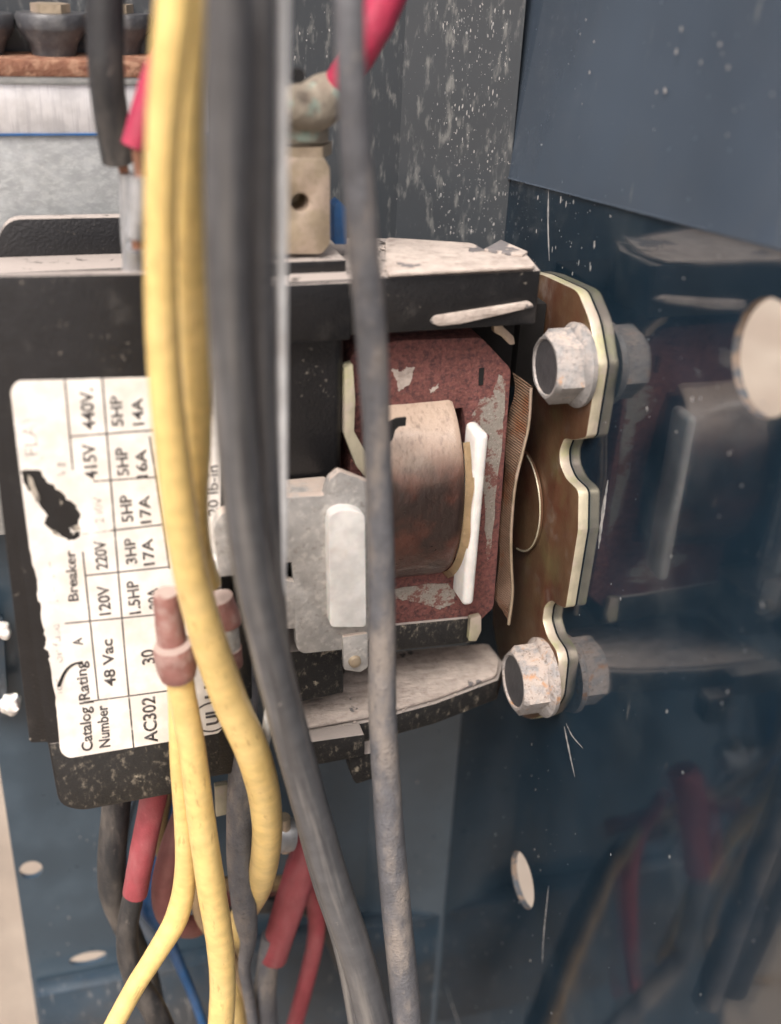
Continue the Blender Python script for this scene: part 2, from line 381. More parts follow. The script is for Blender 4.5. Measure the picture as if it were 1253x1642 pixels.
M['ground'] = mat('pale_concrete_ground', (.27, .22, .17), .9, layers=[dict(c=(.33, .28, .22), scale=.004, lo=.4, hi=.6), dict(c=(.2, .165, .13), scale=.02, lo=.5, hi=.7, amt=.6)], bump=[(.05, 3, I, 4)])
M['speck'] = mat('pale_spatter', (.20, .205, .205), .85, layers=[dict(c=(.32, .31, .30), scale=.8, lo=.45, hi=.55)])
M['shred'] = mat('dirty_paper_shred', (.34, .31, .26), .8, layers=[dict(c=(.08, .075, .07), scale=.9, lo=.48, hi=.6, amt=.9, det=7)])
M['worn'] = mat('worn_grey_plastic', (.16, .16, .165), .6, layers=[dict(c=(.07, .07, .072), scale=.7, lo=.5, hi=.62, det=7), dict(c=(.36, .31, .27), scale=.9, lo=.55, hi=.65, det=8, amt=.8)], bump=[(1.2, .08, I, 4)])
M['hole_edge'] = mat('worn_hole_edge', (.16, .12, .09), .75, layers=[dict(c=(.05, .06, .07), scale=.5, lo=.45, hi=.6, det=7)], bump=[(2, .1, I, 5)])
M['void'] = mat('flat_black', (.006, .006, .006), .9)  # near-black colour that paints the dark of gaps and holes
# woven copper braid
def braid_mat():
    m = mat('woven_braid', (.55, .36, .25), .5, metal=.1, layers=[dict(c=(.5, .16, .05), scale=.12, lo=.5, hi=.62, amt=.7), dict(c=(.10, .06, .04), scale=.1, lo=.55, hi=.7, amt=.7, loc=(2, 2, 2))])
    nt = m.node_tree; N = nt.nodes; L = nt.links; b = N['Principled BSDF']
    tc = N.new('ShaderNodeTexCoord'); mp = N.new('ShaderNodeMapping'); mp.inputs['Scale'].default_value = (1000, 1000, 1000); mp.inputs['Rotation'].default_value = (0, radians(-28), 0)
    L.new(tc.outputs['Object'], mp.inputs[0])
    wv = N.new('ShaderNodeTexWave'); wv.wave_type = 'BANDS'; wv.bands_direction = 'Z'; wv.inputs['Scale'].default_value = .75; wv.inputs['Distortion'].default_value = .25
    L.new(mp.outputs[0], wv.inputs[0])
    bn = N.new('ShaderNodeBump'); bn.inputs['Distance'].default_value = .0004; L.new(wv.outputs['Fac'], bn.inputs['Height'])
    L.new(bn.outputs[0], b.inputs['Normal'])
    src = b.inputs['Base Color'].links[0].from_socket
    mx = N.new('ShaderNodeMix'); mx.data_type = 'RGBA'; mx.blend_type = 'MULTIPLY'; mx.inputs[0].default_value = 1
    mr = N.new('ShaderNodeMapRange'); mr.inputs['To Min'].default_value = .45; L.new(wv.outputs['Fac'], mr.inputs[0])
    L.new(src, mx.inputs[6]); L.new(mr.outputs[0], mx.inputs[7]); L.new(mx.outputs[2], b.inputs['Base Color'])
    return m
M['braid'] = braid_mat()

# ================================================================ the setting
AX = 28.9                       # plane of the side panel
CY = at(790, 600, 0, AX).y      # where the corner fold meets the side panel
BY = CY+5.2                      # plane of the back panel
bm = bmesh.new()
bmesh.ops.create_grid(bm, x_segments=2, y_segments=2, size=60000)
for v in bm.verts: v.co.z = -620
g = obj('ground', bm, M['ground'], smooth=False, kind='structure')

cab = thing('electrical_cabinet', 'glossy dark blue painted steel cabinet around the switchgear, scratched and spattered', 'cabinet', (AX, BY, -260))
# side panel with two round holes, its top edge meets the satin sheet
fl = [at(830, 290, 0, AX), at(1253, 400, 0, AX)]
slope = (fl[1].z-fl[0].z)/(fl[1].y-fl[0].y)
def flz(y): return fl[0].z+(y-fl[0].y)*slope
outer = [Vector((AX, BY-.02, -300)), Vector((AX, -135, -300)), Vector((AX, -135, flz(-135)+3)), Vector((AX, BY-.02, flz(BY)+3))]
h1 = at(1229, 575, 0, AX); h2 = at(838, 1411, 0, AX)
bm = prism(outer, 0, AX, 1.2, holes=[circ(h1, 0, 6.9, 40), circ(h2, 0, 5.6, 32)])
sp_ = obj('side_panel', bm, M['paint'], cab, smooth=False); sp_.data.materials.append(M['hole_edge'])
for p in sp_.data.polygons:
    if abs(p.normal.x) < .5: p.material_index = 1
# satin sheet above the fold line, leaned back to catch more sky light
bm = bmesh.new()
y0, y1 = BY-.03, -135
def quad(vs, bm): return bm.faces.new([bm.verts.new(v) for v in vs])
th = .3
a = [(AX-th, y0, flz(y0)), (AX-th, y1, flz(y1)), (AX+22, y1, 400), (AX+22, y0, 400)]
bq = [(p[0]+.9, p[1], p[2]) for p in a]
va = [bm.verts.new(p) for p in a]; vb = [bm.verts.new(p) for p in bq]
bm.faces.new(va); bm.faces.new(vb[::-1])
for i in range(4): bm.faces.new((va[i-1], va[i], vb[i], vb[i-1]))
obj('upper_sheet', bm, M['paint_sat'], cab, smooth=False, label='lighter satin blue sheet above the fold line')
# back panel with holes
q1 = P(50, 1395, BY); q2 = P(142, 1537, BY)
lx = P(58, 1620, BY).x
outer = [Vector((lx, BY, -300)), Vector((AX, BY, -300)), Vector((AX+30, BY, 400)), Vector((lx, BY, 400))]
bm = prism(outer, 1, BY, 1.2, holes=[circ(q1, 1, 2.4, 24), circ(q2, 1, 2.0, 24, 4.2)])
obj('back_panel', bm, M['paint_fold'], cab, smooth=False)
# strip across the corner, added and angled to catch more light
c0 = P(588, 1400, BY).x
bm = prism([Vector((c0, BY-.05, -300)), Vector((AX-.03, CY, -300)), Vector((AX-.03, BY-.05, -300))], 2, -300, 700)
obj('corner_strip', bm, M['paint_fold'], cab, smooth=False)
rp = [(P(x, y, BY-.3)) for x, y in ((225, 1230), (200, 1300), (188, 1370), (200, 1430), (245, 1500), (330, 1575), (400, 1640))]
bm = tube(catmull([(p.x, p.y, p.z, 1.7) for p in rp], 8), 14, rough=.1)
for v in bm.verts: v.co.y = BY-.3+(v.co.y-BY+.3)*.5
obj('pressed_rib', bm, M['paint_sat'], cab)
for x, y, r in ((18, 1128, 2.0), (6, 1010, 1.6)):  # white lumps standing in for bright background seen past the edge
    p = P(x, y, 30); bm = bmesh.new(); bmesh.ops.create_icosphere(bm, subdivisions=3, radius=r)
    for v in bm.verts: v.co = v.co*(1+.4*noise.noise(v.co*.9))+p
    obj('bright_gap_blob', bm, M['nylon'], cab)
bm = prism(pp([(-60, 960), (6, 990), (14, 1150), (-60, 1150)], 1, 31.5), 1, 31.5, 1, bw=.2); obj('edge_tab', bm, M['paint_back'], cab)
# floor lip at the bottom
zb = P(100, 1562, BY).z
bm = box(lx+1, AX-.1, BY-5, BY-.1, zb-40, zb, bw=.4)
obj('floor_lip', bm, M['paint_back'], cab)

# specks of dust and spatter sitting on the paint
def specks(name, regions):
    bm = bmesh.new()
    for (x0, y0, x1, y1, n, r0, r1, el, ax, v) in regions:
        for _ in range(n):
            x, y = random.uniform(x0, x1), random.uniform(y0, y1)
            if isinstance(v, str):
                vv = CY+5.2*(0.0) ; d = ray(x, y)      # plane of the corner fold
                nrm = Vector((5.2, (AX-c0), 0)); o_ = Vector((c0, BY, 0)); k = nrm.dot(o_-CAM)/nrm.dot(d); p = CAM+d*k-nrm.normalized()*.03
                u_ = Vector((nrm.y, -nrm.x, 0)).normalized(); nn = -nrm.normalized()
            else:
                p = at(x, y, ax, v); u_ = Vector((0, 1, 0)) if ax == 0 else Vector((1, 0, 0)); nn = Vector((-1, 0, 0)) if ax == 0 else Vector((0, -1, 0))
            r = r0+(r1-r0)*random.random()**3; e = random.uniform(1, el)
            tip = bm.verts.new(p+nn*r*.25); a0 = random.random()
            vs = [bm.verts.new(p+u_*cos(a0+q*pi/3)*r*random.uniform(.7, 1.2)+Vector((0, 0, 1))*sin(a0+q*pi/3)*r*e*random.uniform(.7, 1.2)) for q in range(6)]
            for q in range(6): bm.faces.new((vs[q-1], vs[q], tip))
    return obj(name, bm, M['speck'], cab, kind='stuff')
specks('dust_specks', [(625, 5, 700, 375, 160, .025, .10, 3.5, 0, 'f'), (690, 5, 822, 380, 640, .025, .12, 4.5, 0, 'f'), (700, 5, 815, 375, 40, .08, .22, 3, 0, 'f'), (640, 1200, 725, 1640, 30, .06, .25, 2, 0, 'f'),
    (835, 330, 1250, 1630, 90, .05, .26, 1.8, 0, AX-.02), (830, 300, 960, 440, 60, .05, .3, 2.5, 0, AX-.02), (745, 1150, 900, 1640, 110, .04, .2, 2, 0, AX-.02),
    (960, 440, 1240, 1100, 25, .05, .2, 2, 0, AX-.02), (840, 5, 1250, 290, 26, .1, .42, 1.3, 0, AX-.9+1.2), (470, 10, 535, 240, 40, .05, .2, 2, 1, BY-.02),
    (80, 1310, 160, 1620, 25, .06, .25, 1.5, 1, BY-.02)])
for pts, r in ((((905, 1165), (912, 1200), (922, 1246)), .34), (((908, 1160), (918, 1180), (935, 1200)), .16), (((960, 880), (966, 830), (975, 770)), .5),  # last streak here is a painted reflection beside the plate
               (((880, 300), (879, 360), (881, 418)), .35), (((800, 0), (799, 90), (792, 160)), .3), 
               (((870, 1545), (872, 1500), (880, 1420)), .18), (((715, 1580), (735, 1640), (742, 1660)), .3)):
    pa = catmull([(*at(q[0], q[1], 0, AX-.03), r) for q in pts], 8)
    n_ = len(pa); pa = [(p[0], p[1], p[2], max(.04, p[3]*sin(pi*min(1, (i+.6)/n_))**.6*random.uniform(.6, 1.2))) for i, p in enumerate(pa)]
    bm = tube(pa, 6)
    for v in bm.verts: v.co.x = AX-.03+(v.co.x-AX+.03)*.12
    obj('scratch_reflection_mark', bm, M['speck'], cab)
pa = [(AX-.34, BY-3-k*1.1, flz(BY-3-k*1.1)+.1, .10+.16*abs(noise.noise(Vector((k*.37, 0, 0))))) for k in range(60)]
obj('lit_scuffed_fold_edge', tube(pa, 6), M['paint_sat'], cab)  # bead added for the fold line's pale highlight along with its scuffs
# ================================================================ contactor
K = thing('contactor', 'dusty black power contactor with printed ratings label, rusty core and brown coil', 'contactor', (27, 10, -42))
# front cover that carries the label
out = [(-45, 480), (-30, 443), (352, 437), (352, 1230), (280, 1272), (130, 1300), (95, 1290), (77, 1190), (48, 1191), (-28, 560)]
bm = prism(pp(out, 1, -12, [8, 22, 2, 6, 10, 30, 30, 3, 5, 4]), 1, -12, 1.9, bw=.35)
cover = obj('front_cover', bm, M['plastic'], K)
# lower, dirtier lip of the cover
out = [(80, 1193), (352, 1155), (352, 1233), (272, 1272), (128, 1297), (98, 1286)]
bm = prism(pp(out, 1, -12.07, [2, 2, 6, 4, 24, 24]), 1, -12.07, .3, bw=.05)
obj('lower_lip', bm, M['plastic_d'], K)
# body behind
bm = box(-55, -27, -10.0, 26, -40, 27, bw=.6); obj('housing', bm, M['plastic'], K)
fin = [(-60, 430), (-60, 395), (-8, 395), (12, 352), (330, 346), (330, 480), (-60, 480)]
bm = prism(pp(fin, 1, 20, [1, 1, 8, 34, 2, 2, 2]), 1, 20, 2.4, bw=.5)
f = obj('barrier_fin', bm, M['plastic'], K)
a = P(100, 410, 19.5)
bm = box(-70, -26, 12, 19.9, a.z-2, a.z, bw=.3); obj('ledge', bm, M['plastic'], f)
a = P(100, 470, 12)
# terminal ledges in the centre
a = P(500, 455, -6); b = P(468, 455, -6)
z1 = a.z
bm = box(-27, P(566, 450, -6).x, -6, 16, z1-8.4, z1, bw=.4); obj('terminal_shelf', bm, M['plastic'], K)
zt = P(500, 418, -2).z
bm = box(-27, P(556, 418, -2).x, -2, 14, z1+.02, zt, bw=.4); obj('terminal_base', bm, M['plastic'], K)
# dark middle block
zc0 = P(500, 776, -3).z; zc1 = z1-8.0
xm = P(553, 650, -3).x
bm = box(-27, xm, -3, 20, zc0, zc1, bw=1.6, seg=4); obj('middle_block', bm, M['plastic'], K)
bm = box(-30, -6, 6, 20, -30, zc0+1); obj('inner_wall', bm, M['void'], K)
# top arm
Z = 40.0
arm = [(462, 452), (600, 446), (868, 433), (846, 407), (800, 392), (780, 402), (760, 390), (612, 381), (470, 381)]
ap = [at(q[0], q[1], 2, Z) for q in arm]
bm = prism(ap, 2, Z, -8.2, bw=.35)
arm_o = obj('top_arm', bm, M['plastic'], K)
bm = prism([at(q[0], q[1], 2, Z+.35) for q in round_poly([(620, 444), (860, 431), (840, 408), (800, 396), (778, 406), (758, 394), (618, 385)], 8)], 2, Z-.2, .45, bw=.12)
obj('dust_layer', bm, M['dust'], arm_o)
bm = prism([at(q[0], q[1], 2, Z+.42) for q in [(607, 386), (613, 385), (742, 434), (728, 436)]], 2, Z+.3, .12)
obj('mould_line', bm, M['plastic_d'], arm_o)
bm = prism([at(q[0], q[1], 2, Z+.7) for q in [(776, 404), (803, 389), (846, 408), (838, 414)]], 2, Z+.2, .5, bw=.15)
obj('corner_wedge', bm, M['dust'], arm_o)
zz = P(770, 505, -5).z
lip = [(690, 517), (697, 507), (760, 497), (850, 484), (858, 492), (740, 519), (705, 523)]
bm = prism(pp(lip, 1, -5.6, 4), 1, -5.6, 2.4, bw=.3); obj('lip', bm, M['dust'], arm_o)
# bottom arm
Z = -37.0
barm = [(474, 1178), (590, 1158), (700, 1128), (800, 1090), (808, 1062), (784, 1031), (640, 1044), (556, 1058), (474, 1075)]
bm = prism([at(q[0], q[1], 2, Z) for q in barm], 2, Z, -4.6, bw=.4)
barm_o = obj('bottom_arm', bm, M['plastic_d'], K)
bm = prism([at(q[0], q[1], 2, Z+.5) for q in round_poly([(480, 1172), (590, 1152), (700, 1122), (796, 1086), (800, 1062), (780, 1036), (640, 1049), (558, 1068), (540, 1115), (480, 1130)], 6)], 2, Z-.2, .65, bw=.2)
obj('dust_layer', bm, M['dust'], barm_o)
def zblob(pts, z, d, jit=2.0, n=6):
    o = []
    for i, p in enumerate(pts):
        q = pts[(i+1) % len(pts)]
        for k in range(n):
            t = k/n; o.append(at(p[0]+(q[0]-p[0])*t+random.uniform(-jit, jit), p[1]+(q[1]-p[1])*t+random.uniform(-jit, jit), 2, z))
    return prism(o, 2, z, d)
for pts in ([(634, 1096), (655, 1100), (670, 1090), (700, 1088), (708, 1098), (694, 1112), (660, 1112), (634, 1116)], [(572, 1122), (590, 1112), (600, 1122), (590, 1136), (570, 1132)], [(768, 1035), (782, 1036), (786, 1044), (776, 1043)]):
    obj('bare_patch', zblob(pts, Z+.42, .12), M['worn'], barm_o, smooth=False)
for pts, Y, dp in (([(478, 1193), (585, 1178), (585, 1212), (478, 1232)], -10.4, 3),
                   ([(560, 1214), (606, 1206), (606, 1246), (572, 1257), (566, 1250)], -9, 4)):
    bm = prism(pp(pts, 1, Y, 3), 1, Y, dp, bw=.3); obj('rib', bm, M['plastic_d'], barm_o)
bm = prism(pp([(462, 1046), (550, 1036), (552, 1112), (475, 1128)], 1, -5), 1, -5, 10, bw=.4); obj('lower_block', bm, M['plastic_d'], K)
bm = prism(pp([(560, 1010), (764, 990), (766, 1030), (560, 1052)], 1, -.6), 1, -.6, 8, bw=.35); obj('lower_rail', bm, M['plastic_d'], K)
def crumbs(parent, pts, z, n, r0, r1):
    bm = bmesh.new()
    xs = [q[0] for q in pts]; ys = [q[1] for q in pts]
    def inside(x, y):
        c = False
        for i in range(len(pts)):
            x0, y0_ = pts[i-1]; x1, y1_ = pts[i]
            if (y0_ > y) != (y1_ > y) and x < (x1-x0)*(y-y0_)/(y1_-y0_)+x0: c = not c
        return c
    while n > 0:
        x, y = random.uniform(min(xs), max(xs)), random.uniform(min(ys), max(ys))
        if not inside(x, y): continue
        n -= 1; p = at(x, y, 2, z); r = r0+(r1-r0)*random.random()**2.5
        top = bm.verts.new(p+Vector((0, 0, r*random.uniform(.4, .9))))
        vs = [bm.verts.new(p+Vector((cos(q*pi/2.5)*r*random.uniform(.6, 1.3), sin(q*pi/2.5)*r*random.uniform(.6, 1.3), -.05))) for q in range(5)]
        for q in range(5): bm.faces.new((vs[q-1], vs[q], top))
    return obj('dust_crumbs', bm, M['dust'], parent, kind='stuff')
crumbs(barm_o, [(480, 1178), (590, 1160), (700, 1128), (798, 1090), (800, 1062), (780, 1036), (640, 1049), (540, 1080)], Z+.5, 500, .06, .32)
crumbs(arm_o, [(602, 442), (735, 437), (625, 392), (604, 392)], 40.35, 160, .1, .5)
crumbs(arm_o, [(602, 442), (862, 431), (800, 398), (620, 385)], 40.4, 200, .04, .16)
# laminated core with window
lam = [(562, 572), (575, 558), (640, 546), (772, 541), (820, 592), (806, 800), (792, 974), (764, 1001), (632, 1012), (562, 1018)]
win = [(588, 674), (742, 654), (748, 690), (748, 760), (742, 900), (588, 925)]
bm = prism(pp(lam, 1, 0, [8, 6, 6, 8, 8, 0, 6, 6, 3, 3]), 1, 0, 22, holes=[pp(win, 1, 0)], bw=.22)
core = obj('laminated_core', bm, M['rust'], K)
# bare patches where the rust is off
def blob(pts, Y, d, jit=3, n=6):
    o = []
    for i, p in enumerate(pts):
        q = pts[(i+1) % len(pts)]
        for k in range(n):
            t = k/n; x = p[0]+(q[0]-p[0])*t; y = p[1]+(q[1]-p[1])*t
            o.append((x+random.uniform(-jit, jit), y+random.uniform(-jit, jit)))
    return prism([P(x, y, Y) for x, y in o], 1, Y, d)
for pts, ml in (([(628, 592), (645, 596), (652, 588), (664, 590), (662, 606), (656, 618), (640, 628), (636, 610)], 'dust'),
            ([(690, 625), (703, 616), (701, 622), (692, 631)], 'dust'),
            ([(770, 640), (792, 634), (800, 600), (812, 610), (806, 700), (788, 880), (782, 900), (775, 780), (785, 700), (762, 680), (757, 668)], 'strip'),
            ([(634, 945), (716, 934), (731, 950), (728, 968), (705, 976), (672, 966), (634, 960)], 'strip')):
    obj('bare_patch', blob(pts, -.10, .2, 1.8, 7), M[ml], core, smooth=False)
bm = prism(pp([(769, 591), (777, 590), (775, 617), (768, 618)], 1, -.16), 1, -.16, .3); obj('slot', bm, M['void'], core)
# pale edge of the armature plate left of the core
bm = prism(pp([(553, 590), (566, 584), (570, 640), (568, 692), (592, 735), (592, 772), (572, 748), (553, 698)], 1, -3.5, 2), 1, -3.5, 1.8, bw=.2)
obj('armature_edge', bm, M['plate_e'], K)
# coil: drum along X
cx0, cx1 = -5.0, 9.8
prof = []
bm = bmesh.new(); rings = []
SEG = 64; zc, ry, rz, yc = 3.0, 16.5, 17.4, 8.0
for i in range(25):
    t = i/24; x = cx0+(cx1-cx0)*t; k = 1
    if t > .93: k = 1-.10*((t-.93)/.07)**2
    ring = []
    for j in range(SEG):
        an = 2*pi*j/SEG; ca, sa = cos(an), sin(an)
        e = .93
        yy = math.copysign(abs(ca)**e, ca)*ry*k; z_ = math.copysign(abs(sa)**e, sa)*rz*k
        nn = .22*noise.noise(Vector((x*.18, yy*.25, z_*.25)))
        ring.append(bm.verts.new((x, yc+yy*(1+nn*.06), zc+z_*(1+nn*.06))))
    rings.append(ring)
for a, b in zip(rings, rings[1:]):
    for k in range(SEG): bm.faces.new((a[k-1], a[k], b[k], b[k-1]))
bm.faces.new(rings[0]); bm.faces.new(rings[-1])
coil = obj('coil', bm, M['coil'], K)
# amber film fringe round the right end
bm = bmesh.new(); ra = []; rb = []
for j in range(SEG+1):
    an = pi*.80+pi*.55*j/SEG
    ca, sa = cos(an), sin(an); e = .85
    yy = math.copysign(abs(ca)**e, ca); z_ = math.copysign(abs(sa)**e, sa)
    wob = .6+.5*sin(j*.21)+.3*sin(j*.5)
    ra.append(bm.verts.new((cx1-.4, yc+yy*(ry*.95+.2), zc+z_*(rz*.95+.2))))
    rb.append(bm.verts.new((cx1+.35+wob*.2, yc+yy*(ry+.55+wob*.35), zc+z_*(rz+.2+wob*.25))))
for j in range(SEG): bm.faces.new((ra[j], ra[j+1], rb[j+1], rb[j]))
ret = bmesh.ops.solidify(bm, geom=bm.faces[:], thickness=.2)
obj('insulating_film', bm, M['film'], coil)
bm = prism(pp([(636, 672), (652, 670), (651, 683), (640, 684), (634, 690), (630, 705), (622, 712), (622, 680)], 1, -7.6), 1, -7.6, .5); obj('torn_notch', bm, M['void'], coil)
# white bobbin flanges
bt, bb = P(770, 697, -9), P(755, 972, -9)
bm = box((bt.x+bb.x)/2-.9, (bt.x+bb.x)/2+1.1, -9, -3.5, bb.z, bt.z, bw=.85, seg=4); obj('bobbin_flange', bm, M['nylon'], K)
fl1 = [(527, 842), (530, 826), (545, 818), (566, 818), (586, 826), (588, 1006), (530, 1006)]
bm = prism(pp(fl1, 1, -13.5, 8), 1, -13.5, 2.6, bw=.6, seg=3); obj('bobbin_flange', bm, M['nylon'], K)
# zinc bracket in front
br = [(400, 806), (462, 798), (520, 795), (528, 770), (545, 756), (596, 776), (596, 1012), (590, 1030), (552, 1034), (548, 1042), (486, 1048), (476, 1040), (474, 1008), (400, 1010)]
bm = prism(pp(br, 1, -11.5, [2, 2, 3, 5, 5, 3, 2, 2, 2, 2, 7, 7, 2, 2]), 1, -11.5, 1.6, holes=[pp([(456, 902), (468, 902), (472, 934), (456, 930)], 1, -11.5)], bw=.3)
brk = obj('zinc_bracket', bm, M['zinc'], K)
a = P(500, 797, -9.9); bm = box(-24, P(538, 790, -9.9).x, -9.8, -3.5, a.z-1.6, a.z+.1, bw=.3); obj('bracket_flange', bm, M['zinc'], brk)
bm = prism(pp([(550, 1022), (590, 1016), (590, 1070), (578, 1078), (552, 1074)], 1, -12.2, 3), 1, -12.2, .9, bw=.2); obj('tail_tab', bm, M['zinc'], brk)
c = P(569, 1060, -12.2); bm = lathe(c, 1, [(-.7, .45), (-.55, .9), (0, 1.05), (.3, 1.05)], 20); obj('rivet', bm, M['brass'], brk)
# zinc tab left of the grey cables, pale moulding beneath it
bm = prism(pp([(343, 850), (352, 826), (372, 818), (402, 822), (402, 920), (352, 925)], 1, -15, [4, 8, 8, 4, 4, 4]), 1, -15, 2.2, bw=.3); obj('zinc_tab', bm, M['zinc'], K)
bm = prism(pp([(322, 935), (330, 900), (350, 896), (352, 940)], 1, -14.5, 6), 1, -14.5, 2, bw=.5); obj('pale_boss', bm, M['nylon'], K)
bm = box(-26.9, -24.9, -11.9, -4, -24, 12, bw=.2); obj('side_wall', bm, M['plastic'], K)
# woven braid
left = [(822, 596), (822, 640), (812, 700), (806, 770), (804, 830), (798, 890), (797, 950), (798, 972)]
right = [(852, 622), (848, 680), (838, 726), (826, 780), (820, 850), (820, 900), (822, 950), (816, 1001)]
bm = bmesh.new(); LL = catmull([tuple(map(float, p)) for p in left], 8); RR = catmull([tuple(map(float, p)) for p in right], 8)
rows = []
for i, (l, r_) in enumerate(zip(LL, RR)):
    row = []
    for k in range(7):
        t = k/6; x = l[0]+(r_[0]-l[0])*t; y = l[1]+(r_[1]-l[1])*t
        yy = 2.4-3.6*t
        p = P(x, y, yy); p.x += .35*sin(i*.35+t*2)
        row.append(bm.verts.new(p))
    rows.append(row)
for a, b in zip(rows, rows[1:]):
    for k in range(6): bm.faces.new((a[k], a[k+1], b[k+1], b[k]))
bmesh.ops.solidify(bm, geom=bm.faces[:], thickness=.6)
obj('woven_braid', bm, M['braid'], K)
el = catmull([(r_[0], r_[1]) for r_ in right], 8)
bm = tube([(*(P(x, y, -1.05)), .28) for x, y in el], 8); obj('braid_hem', bm, M['brass'], K)
# bronze washer edge behind braid
c = at(832, 800, 0, 26.3)
bm = lathe(c, 0, [(0, 9.2), (.5, 9.2)], 48); dk = obj('thin_disc', bm, M['plate'], K)
bm = tube([(c.x-.05, c.y-9.2*cos(q*.05), c.z+9.2*sin(q*.05), .14) for q in range(-28, 29)], 8); obj('disc_rim', bm, M['plate_e'], dk)
# mounting plate
PXX = 27.0
mp_ = [(852, 436), (872, 441), (926, 466), (946, 515), (958, 585), (956, 600), (940, 702), (918, 706), (905, 703), (897, 722), (898, 745), (908, 768), (928, 786), (927, 850), (907, 976),
       (896, 972), (884, 962), (873, 972), (870, 995), (878, 1022), (893, 1044), (896, 1062), (890, 1120), (872, 1148), (848, 1155), (828, 1142), (808, 1100), (790, 1000), (790, 700), (838, 612)]
bm = prism(pp(mp_, 0, PXX, [0, 3, 10, 14, 12, 0, 6, 4, 5, 8, 8, 8, 10, 2, 5, 5, 6, 6, 6, 8, 8, 5, 10, 16, 14, 14, 6, 0, 0, 0]), 0, PXX, 1.8, bw=.22, seg=2)
plate = obj('mounting_plate', bm, M['plate'], K)
me = plate.data; me.materials.append(M['plate_e'])
for p in me.polygons:
    if abs(p.normal.x) < .75: p.material_index = 1
# brass clips
bm = prism(pp([(792, 506), (806, 505), (806, 523), (824, 540), (826, 552), (818, 553), (806, 540), (793, 533)], 1, -2, 2), 1, -2, 1.2, bw=.2); obj('brass_clip', bm, M['brass'], K)
bm = prism(pp([(755, 992), (772, 988), (772, 1012), (764, 1028), (752, 1028)], 1, -2, 2), 1, -2, 1.2, bw=.2); obj('brass_clip', bm, M['plate_e'], K)
bm = prism(pp([(345, 1262), (366, 1258), (364, 1306), (347, 1310)], 1, -3, 2), 1, -3, 1.2, bw=.2); obj('olive_tab', bm, M['plate_e'], K)
# black boxes behind the core top, put in for the gap's shade
bm = box(22.5, 26.7, 7, 24, 17, 31); obj('gap_shade_box', bm, M['void'], K)
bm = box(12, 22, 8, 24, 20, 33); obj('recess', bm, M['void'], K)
# brass terminal post with hole
hc = P(482, 325, -1)
tp = [(432, 258), (440, 250), (520, 252), (530, 270), (530, 392), (516, 408), (432, 408)]
bm = prism(pp(tp, 1, -1, 6), 1, -1, 7, holes=[circ(hc, 1, 1.25, 24)], bw=.4)
post = obj('terminal_post', bm, M['brass'], K)
bm = lathe((hc.x, 4.5, hc.z), 1, [(0, 1.24), (.3, 1.24)], 20); obj('screw_tip', bm, M['plate_e'], post)
bm = prism(pp([(536, 330), (545, 322), (556, 334), (556, 392), (536, 392)], 1, 6, 3), 1, 6, 3, bw=.3); obj('blue_insert', bm, M['blue'], K)

# ---------------------------------------------------------------- label
LY = -12.16
tear = [(35, 757), (42, 752), (66, 756), (75, 773), (86, 778), (104, 795), (122, 812), (130, 826), (127, 842), (112, 848), (118, 856), (131, 852), (124, 866), (112, 869), (92, 856), (72, 842), (75, 828), (58, 800), (42, 782)]
edge = [(17, 626), (27, 611), (345, 602), (352, 608), (357, 1168), (350, 1176), (110, 1216), (97, 1206), (93, 1160), (90, 1118), (80, 1062), (78, 1044), (71, 1040), (74, 1022), (68, 1000), (66, 968), (61, 960), (60, 930), (52, 905), (44, 850), (30, 740)]
rl = round_poly(edge, [8, 10, 2, 3, 3, 3, 12, 10]+[0]*13)
rag = []
for i, p in enumerate(rl):
    q = rl[(i+1) % len(rl)]
    rag.append(p)
    if p[0] < 100 and q[0] < 100 and 860 < p[1] < 1170:
        for k in (1, 2, 3):
            t = k/4; rag.append(p+(q-p)*t+Vector((random.uniform(-2, 1.5), 0)))
tj = []
for i, p in enumerate(tear):
    q = tear[(i+1) % len(tear)]
    for k in range(4):
        t = k/4; tj.append((p[0]+(q[0]-p[0])*t+random.uniform(-2.2, 2.2), p[1]+(q[1]-p[1])*t+random.uniform(-2.2, 2.2)))
bm = prism([P(x, y, LY) for x, y in rag], 1, LY, .12, holes=[[P(x, y, LY) for x, y in tj]])
lab = obj('ratings_label', bm, M['label'], K, smooth=False, label='cream paper label with black rating table, torn at left')
def strip(p, q, w, mt='ink'):
    a = P(*p, LY-.02); b = P(*q, LY-.02); d = (b-a).normalized(); n = Vector((-d.z, 0, d.x))*w/2
    bm = prism([a+n, b+n, b-n, a-n], 1, LY-.025, .03)
    return obj('rule_line', bm, M[mt], lab, smooth=False)
LW = .24
for p, q in (((104, 608), (117, 753)), ((133, 885), (158, 1121)), ((164, 605), (201, 1053)), ((201, 1053), (207, 1117)), ((207, 1117), (215, 1202)), ((240, 700), (272, 912)),
             ((113, 700), (245, 690)), ((150, 772), (252, 765)), ((178, 851), (262, 841)), ((138, 923), (272, 909)), ((104, 1000), (280, 983)), ((134, 1126), (275, 1107))):
    strip(p, q, LW)
strip((130, 857), (178, 851), .2, 'ink_f')
